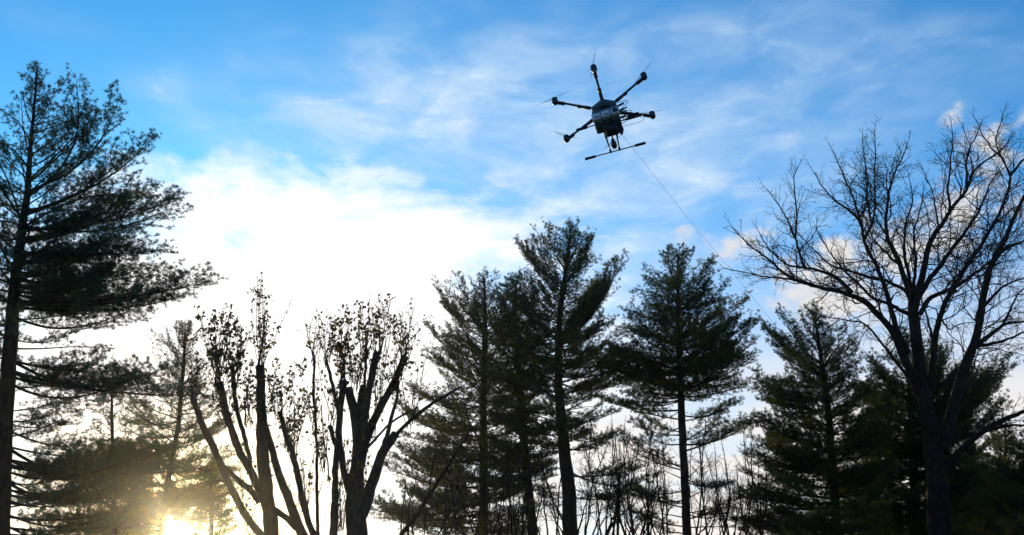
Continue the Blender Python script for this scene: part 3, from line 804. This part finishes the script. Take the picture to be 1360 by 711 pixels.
pollard('right one of the two cut-back trees, stout knobbly trunk with long slanting stubs', 23, (474, 711),
    [([(473, 716, 30), (471, 670, 26), (471, 640, 22), (476, 600, 15), (473, 565, 12), (468, 542, 12), (465, 524, 11), (463, 515, 10)], 0),
     ([(476, 580, 11), (479, 550, 10), (481, 528, 12), (482, 516, 11), (482, 512, 8)], .15),
     ([(482, 600, 12), (483, 560, 11), (491, 515, 10), (501, 467, 9)], -.3),
     ([(480, 620, 12), (490, 578, 12), (499, 555, 11), (521, 512, 10), (533, 486, 9), (538, 474, 11)], .5),
     ([(484, 530, 4), (485, 505, 4), (486, 462, 4)], .4),
     ([(466, 655, 10), (460, 640, 9), (455, 619, 9), (450, 580, 9), (452, 555, 9), (456, 520, 8), (456, 506, 11)], -.4),
     ([(443, 716, 11), (441, 670, 9), (442, 636, 8), (447, 605, 8), (449, 585, 8)], -.3),
     ([(449, 600, 7), (443, 585, 6), (438, 566, 6)], -.5),
     ([(450, 560, 5), (446, 535, 5), (441, 510, 5), (433, 477, 4)], .4),
     ([(478, 690, 16), (489, 658, 15), (498, 628, 13), (505, 606, 12), (513, 590, 12), (525, 576, 11)], .5),
     ([(519, 588, 6), (530, 574, 5), (544, 557, 5), (563, 540, 5), (578, 531, 4), (594, 523, 4), (612, 514, 3)], -.6),
     ([(508, 600, 6), (513, 575, 6), (519, 555, 5), (525, 530, 4), (529, 505, 3)], .6),
     ([(479, 608, 4), (492, 590, 4), (506, 576, 3), (530, 554, 3), (556, 541, 2)], .3)],
    [(456, 508, 14, 95, 36, 1.1), (473, 512, 12, 80, 44, .9), (486, 466, 9, 62, 26, .8), (501, 468, 9, 72, 26, .35), (510, 470, 3, 92, 8, .2), (538, 476, 14, 78, 50, .5), (433, 480, 8, 70, 30, .35), (523, 520, 9, 60, 40, .7),
     (505, 540, 8, 90, 40, .4), (495, 580, 8, 110, 40, .5), (440, 560, 7, 80, 40, .5), (427, 620, 8, 90, 30, .4), (480, 650, 8, 70, 30, .8), (452, 700, 12, 110, 40, .25), (545, 560, 8, 90, 40, .25)])

# thin bare saplings and brush -----------------------------------------
def sapling(label, Y, stems, lvl=2, side=1.0, twig=.6, grp='thin bare saplings in the undergrowth', leafy=(), name='bare_sapling', cat='sapling'):
    b0 = P(stems[0][0][0][0], 711, Y)
    root = thing(name, label, cat, (b0[0], Y, 0), grp)
    loc = np.array(root.location)
    for pl, dy in stems:
        ob, o, r = limb(root, loc, Y, pl, dy, M_BARK, side, lvl, name='stem', upper=.2, twig_len=twig, up=.2)
        if pl[0][1] >= 700:
            g0 = np.array([b0[0]+(o[0][0]-b0[0])*.4, Y, -.05]); q = np.linspace(0, 1, 5)[:, None]
            mb = MB(); mb.tube(g0*(1-q)+o[0]*q-loc, np.linspace(r[0]*1.3, r[0], 5), 6, False)
            link('stem_base', mb.mesh('stem_base', [M_BARK]), root)
    if leafy: shoots(root, loc, Y, leafy)
sapling('straight pale pole between the two cut-back trees', 25, [([(423, 712, 5), (416, 645, 4.5), (413, 581, 4), (414, 530, 4), (418, 474, 3)], 0), ([(437, 640, 2), (430, 590, 2), (427, 540, 1.5)], .3)], side=.35, twig=.4,
        leafy=[(417, 480, 8, 62, 26, .25), (400, 500, 3, 36, 20, .5), (414, 560, 7, 60, 40, .9)])
sapling('dark sapling leaning right at the foot of the broad middle pine', 30, [([(528, 716, 6), (554, 679, 5.5), (578, 643, 5), (604, 602, 4), (622, 575, 3)], 0), ([(570, 655, 2.5), (575, 620), (582, 590)], .4)], side=.5, twig=.6)
rs = random.Random(4)
def brush(label, Y, cx, w, n, ytop, lvl=3):
    stems = []
    n = int(n*1.8)
    for k in range(n):
        x0 = cx+rs.uniform(-.8, .8)*w; x1 = cx+rs.uniform(-1, 1)*w; y1 = ytop+rs.uniform(0, 110)
        x1 = x0*.45+x1*.55
        xm = x0*.5+x1*.5+rs.uniform(-7, 7)
        stems.append(([(x0, 714, rs.uniform(1.2, 3.0)), (xm, (714+y1)/2), (x1, y1)], rs.uniform(-1.5, 1.5)))
    sapling(label, Y, stems, lvl, .8, .8)
brush('fan of bare stems at the left foot of the thickest middle trunk', 38, 720, 50, 8, 575)
brush('fan of bare stems right of the thickest middle trunk', 38, 800, 55, 10, 560)
brush('bare brush left of the straight open-trunked pine', 39, 865, 38, 7, 570)
brush('bare brush just right of the straight open-trunked pine', 37, 950, 38, 9, 555)
brush('upright bare stems against the pale gap beside the olive-tinged pine', 37, 992, 30, 6, 560)
brush('bare stems crowding the foot of the broad middle pine', 36, 610, 50, 9, 600)
brush('tangle of thin stems between the slender leaning pine and the broad middle pine', 40, 672, 36, 8, 590)
brush('tangle of thin stems midway between the tallest and the straight pine', 41, 835, 45, 9, 580)
brush('low bare stems right of the stout cut-back trunk', 33, 545, 30, 6, 610)
brush('sparse bare stems beneath the far-right boughs', 37, 1325, 30, 6, 600)

# ------------------------------------------------------------------ the drone
def plain(name, col, rough=.5, metal=0.0, noise=.15):
    m, g, b = mat(name)
    co = g.n('ShaderNodeTexCoord').outputs['Object']
    n = g.noise(co, 18, 4, .6)
    g.put(b.inputs['Base Color'], g.mix(g.m('MULTIPLY', n, noise*3), col+(1,), tuple(c*.55 for c in col)+(1,)))
    g.put(b.inputs['Roughness'], g.m('MULTIPLY_ADD', n, .25, rough-.12))
    b.inputs['Metallic'].default_value = metal
    return m
M_CARBON = plain('carbon_fibre', (.024, .030, .040), .38)
M_SHELL = plain('dark_teal_shell', (.08, .165, .20), .42)
M_GREY = plain('grey_panel', (.68, .76, .78), .5)
M_BOXD = plain('dark_housing', (.035, .045, .052), .5)
M_FOAM = plain('black_foam', (.012, .014, .02), .85)
M_RED = plain('reddish_tube', (.10, .035, .03), .5)
M_SILVER = plain('bare_metal', (.5, .5, .5), .3, .9)
def prop_mat():
    m, g, b = mat('smoky_clear_plastic')
    b.inputs['Base Color'].default_value = (.10, .13, .17, 1); b.inputs['Roughness'].default_value = .25
    tr = g.n('ShaderNodeBsdfTransparent'); ms = g.n('ShaderNodeMixShader'); ms.inputs[0].default_value = .2
    g.t.links.new(tr.outputs[0], ms.inputs[1]); g.t.links.new(b.outputs[0], ms.inputs[2])
    g.t.links.new(ms.outputs[0], g.t.nodes['Material Output'].inputs[0])
    return m
M_PROP = prop_mat()

def drone():
    R = .75; depth = FPX/92.0
    # orientation measured from the photograph: local X, Y, Z of the airframe in camera axes
    xc = np.array([66.4, -6.5, -17.6]); yc = np.array([17.4, 45.4, 48.9])
    xc = xc/np.linalg.norm(xc); yc = nrm(yc-(yc@xc)*xc)
    zc = -np.cross(xc, yc)
    yl = np.cross(zc, xc)          # right-handed: mirror Y (the airframe is six-fold symmetric)
    def c2w(v): return RGT*v[0]+UPV*v[1]-FWD*v[2]
    d = ray(803.2, 146.5)
    centre = CAM+d*depth
    root = thing('hexacopter_drone', 'dark six-armed drone flying high against the blue sky, trailing a thin tether', 'drone', centre)
    Rm = Matrix((c2w(xc), c2w(yl), c2w(zc))).transposed()
    root.matrix_world = Matrix.Translation(Vector(centre)) @ Rm.to_4x4()
    # local +y is the mirrored image axis: angle a of the measured plane -> -a here
    def ax(a): a = math.radians(-a); return np.array([math.cos(a), math.sin(a), 0])
    Zv = np.array([0, 0, 1.0])
    F = ax(30); S = ax(120)         # along the skids / across them (S is toward the camera)
    rot = np.stack([F, np.cross(Zv, F), Zv], 1)
    def part(name, mb, mats, parent=root, label=None):
        o = link(name, mb.mesh(name, mats if isinstance(mats, list) else [mats]), parent)
        if label: o['label'] = label
        return o
    # centre body: low hexagonal shell with chamfered rim, dome on top
    mb = MB()
    mb.lathe((0, 0, 0), [(R*.20, -.07), (R*.27, -.035), (R*.285, .01), (R*.25, .04), (R*.16, .06), (R*.06, .07)], sides=6, ang=0)
    part('body_shell', mb, M_SHELL)
    mb = MB(); mb.lathe((0, 0, -.085), [(R*.24, -.008), (R*.24, .012)], sides=6, ang=0); part('lower_plate', mb, M_CARBON)
    # equipment block slung under the plate
    mb = MB(); mb.box(-Zv*R*.28, (R*.50, R*.32, R*.34), rot, .012); part('equipment_box', mb, M_SHELL)
    # three light battery packs on the side that faces down toward the camera
    for k in (-1, 0, 1):
        mb = MB(); c = F*(k*R*.185)+S*(R*.205)-Zv*R*(.37-.01*k)
        mb.box(c, (R*.165, R*.10, R*.17), rot, .012)
        p = part('battery_pack', mb, M_GREY)
        mb = MB(); mb.box(c+S*(R*.052)-Zv*.03+F*.01, (R*.09, .006, .018), rot); part('clip', mb, M_BOXD, p)
        if k == 1:
            mb = MB(); mb.lathe(c+S*(R*.05), [(.036, 0), (.036, .014), (.028, .02)], S, 18); part('lens', mb, M_CARBON, p)
    mb = MB(); mb.box(F*R*.03-S*R*.05-Zv*R*.54, (R*.25, R*.20, R*.15), rot, .012); part('winch_housing', mb, M_BOXD)
    for k in (-1, 1):
        mb = MB(); mb.box(F*(R*.03+k*R*.11)+S*R*.05-Zv*R*.50, (.022, .022, .05), rot); part('bracket', mb, M_SILVER)
    # arms, motors, propellers
    for i in range(6):
        A = ax(60*i); T = np.cross(Zv, A)
        rr = np.stack([A, T, Zv], 1)
        tilt = Zv*.03
        a0p = A*R*.30; a1 = A*R*.97+tilt
        mb = MB(); mb.tube([a0p, A*R*.62+tilt*.5, a1], [.0175, .0165, .016], 12)
        mb.tube([A*R*.29, A*R*.46], [.027, .024], 12)
        arm = part('arm', mb, M_CARBON)
        mb = MB(); mb.lathe(A*R*.48, [(.022, 0), (.027, .01), (.027, .045), (.022, .055)], A, 12); part('folding_collar', mb, M_RED if i in (2, 3) else M_FOAM, arm)
        mb = MB(); mb.box(A*R*.90+tilt*.9-Zv*.012, (.15, .05, .045), rr, .012); part('speed_controller', mb, M_CARBON, arm)
        mb = MB(); mb.lathe(A*R+tilt-Zv*.04, [(.026, 0), (.042, .012), (.046, .04), (.038, .055), (.044, .062), (.044, .10), (.028, .112), (.012, .116), (.012, .128)], Zv, 22)
        pod = part('motor', mb, M_CARBON)
        mb = MB(); mb.lathe(A*R+tilt-Zv*.058, [(.018, 0), (.026, .008), (.026, .02)], Zv, 16); part('lamp_cap', mb, M_SILVER if i == 2 else M_FOAM, pod)
        pa = [20, 75, 100, 40, -10, 60][i]
        B = ax(pa); C_ = np.cross(Zv, B); hub = A*R+tilt+Zv*.088
        for sgn in (-1, 1):
            n = 14; q = np.linspace(0, 1, n)
            ch = .030*np.sin(np.clip(q*1.15+.12, 0, 1)*PI)**.6*(1-q*.35)+.006
            ctr = hub+np.outer(.02+q*R*.34, B*sgn)+np.outer(q**2*.012, Zv)
            tw = np.radians(22*(1-q)+6)
            cd_ = C_[None]*np.cos(tw)[:, None]*sgn+Zv[None]*np.sin(tw)[:, None]
            th_ = np.cross(cd_, B*sgn)*.0022
            le = ctr+cd_*ch[:, None]*.4; te = ctr-cd_*ch[:, None]*.6
            ring = np.stack([le, ctr+th_*1.2, te, ctr-th_*1.2], 1)
            m = MB(); ii = np.arange(n-1)[:, None]*4; j = np.arange(4)[None]; k = (j+1) % 4
            m.add(ring, np.stack([ii+j, ii+k, ii+4+k, ii+4+j], -1).reshape(-1, 4))
            m.f.append((np.array([[m.n-4, m.n-3, m.n-2, m.n-1]]), 0, False))
            part('propeller_blade', m, M_PROP, pod)
    # landing gear: two skids along F, each on two legs
    H = R*.77
    for sg in (-1, 1):
        c = S*sg*R*.385-Zv*H
        Ls = R*.585
        mb = MB(); mb.tube([c-F*Ls, c, c+F*Ls], .0085, 10); sk = part('skid', mb, M_CARBON)
        for e in (-1, 1):
            mb = MB(); mb.lathe(c+F*e*Ls*.64, [(.009, 0), (.019, .012), (.021, Ls*.34), (.016, Ls*.375)], F*e, 14); part('foam_grip', mb, M_FOAM, sk)
        for e in (-1, 1):
            top = F*e*R*.11+S*sg*R*.13-Zv*R*.46
            ft = c+F*e*R*.085
            mb = MB(); mb.tube([top, top*.45+ft*.55, ft], [.0125, .011, .0095], 10)
            leg = part('landing_leg', mb, [M_CARBON])
            mb = MB(); mb.lathe(ft-nrm(top-ft)*-.0, [(.016, -.012), (.016, .035), (.012, .045)], nrm(top-ft), 12); part('joint', mb, M_FOAM, leg)
            mb = MB(); mb.lathe(top*.86+ft*.14, [(.015, 0), (.017, .02), (.015, .07)], nrm(ft-top), 12); part('collar', mb, M_RED, leg)
    # antennas and cables on the right-hand side
    for k, (z, ln) in enumerate(((-.02, .10), (-.09, .13), (-.14, .11), (-.19, .09))):
        mb = MB(); b = F*R*.25+Zv*(z-.06)+S*(R*(.10-.03*k)); e = b+F*ln+S*.02
        mb.tube([b, b*.5+e*.5, e], [.012, .012, .010], 8); part('antenna', mb, M_FOAM)
    mb = MB(); b = F*R*.24-Zv*.33+S*R*.02; e = b+F*R*.40+Zv*.01; mb.tube([b, b*.6+e*.4], .010, 8); mb.tube([b*.75+e*.25, e], .021, 10); part('antenna', mb, M_FOAM, label='thick stub antenna pointing right')
    def loop(b, e, bulge, r=.004, sag=0.0):
        q = np.linspace(0, 1, 18)[:, None]
        pp = b*(1-q)+e*q+np.sin(q*PI)*bulge+np.sin(q*PI*2)*sag
        mb = MB(); mb.tube(pp, r, 5, False); part('cable', mb, M_FOAM)
    o = F*R*.27
    loop(o+Zv*.05+S*.03, o-Zv*.09, F*.15+Zv*.06); loop(o+Zv*.03, o-Zv*.03+S*.05, F*.10+Zv*.03, .005)
    loop(o-Zv*.10, o-Zv*.25, F*.17); loop(o-Zv*.12+S*.04, o-Zv*.20, F*.09, .005)
    loop(o-Zv*.22+F*.14, F*R*.12-Zv*.42, F*.27-Zv*.10, .003); loop(o-Zv*.25, F*R*.1-Zv*.36, F*.10-Zv*.05, .005)
    loop(-F*R*.26-Zv*.30, -F*R*.08-Zv*.36, -F*.02-Zv*.10, .0035); loop(-F*R*.2-Zv*.29, -F*R*.1-Zv*.36, -Zv*.06, .003)
    # tether guide cone
    g0 = F*R*.20-S*R*.12-Zv*.37
    mb = MB(); mb.lathe(g0-Zv*.13, [(.006, 0), (.014, .01), (.045, .10), (.045, .13), (.02, .15)], Zv, 16); part('tether_guide', mb, M_FOAM)
    wm = root.matrix_world
    return np.array(wm @ Vector(g0-Zv*.13))
tip = drone()
# tether: from the drone down to a cable reel on the ground beyond the trees' edge
def tether(a):
    px0, py0 = to_px(a)
    pts = [a]
    path = [(868, 232, 15.3), (905, 280, 16.2), (952, 336, 17.4), (1000, 395, 18.8), (1022, 423, 19.4), (1075, 490, 20.5), (1140, 575, 21.4), (1215, 680, 22.0)]
    for x, y, Y in path: pts.append(P(x, y, Y))
    e = pts[-1]+(pts[-1]-pts[-2])*1.0
    d = pts[-1]-pts[-2]; e = pts[-1]+d*(-(pts[-1][2]-.35)/d[2])
    pts.append(e)
    o, r = resample(np.array(pts), np.full(len(pts), .0023), .5)
    m = plain('tether_cord', (.045, .045, .05), .7)
    mb = MB(); mb.tube(o, r, 5, False)
    t = link('tether_cable', mb.mesh('tether_cable', [m])); t['label'] = 'thin pale tether line slanting down from the drone towards the right'; t['category'] = 'cable'
    return e
tether(tip)
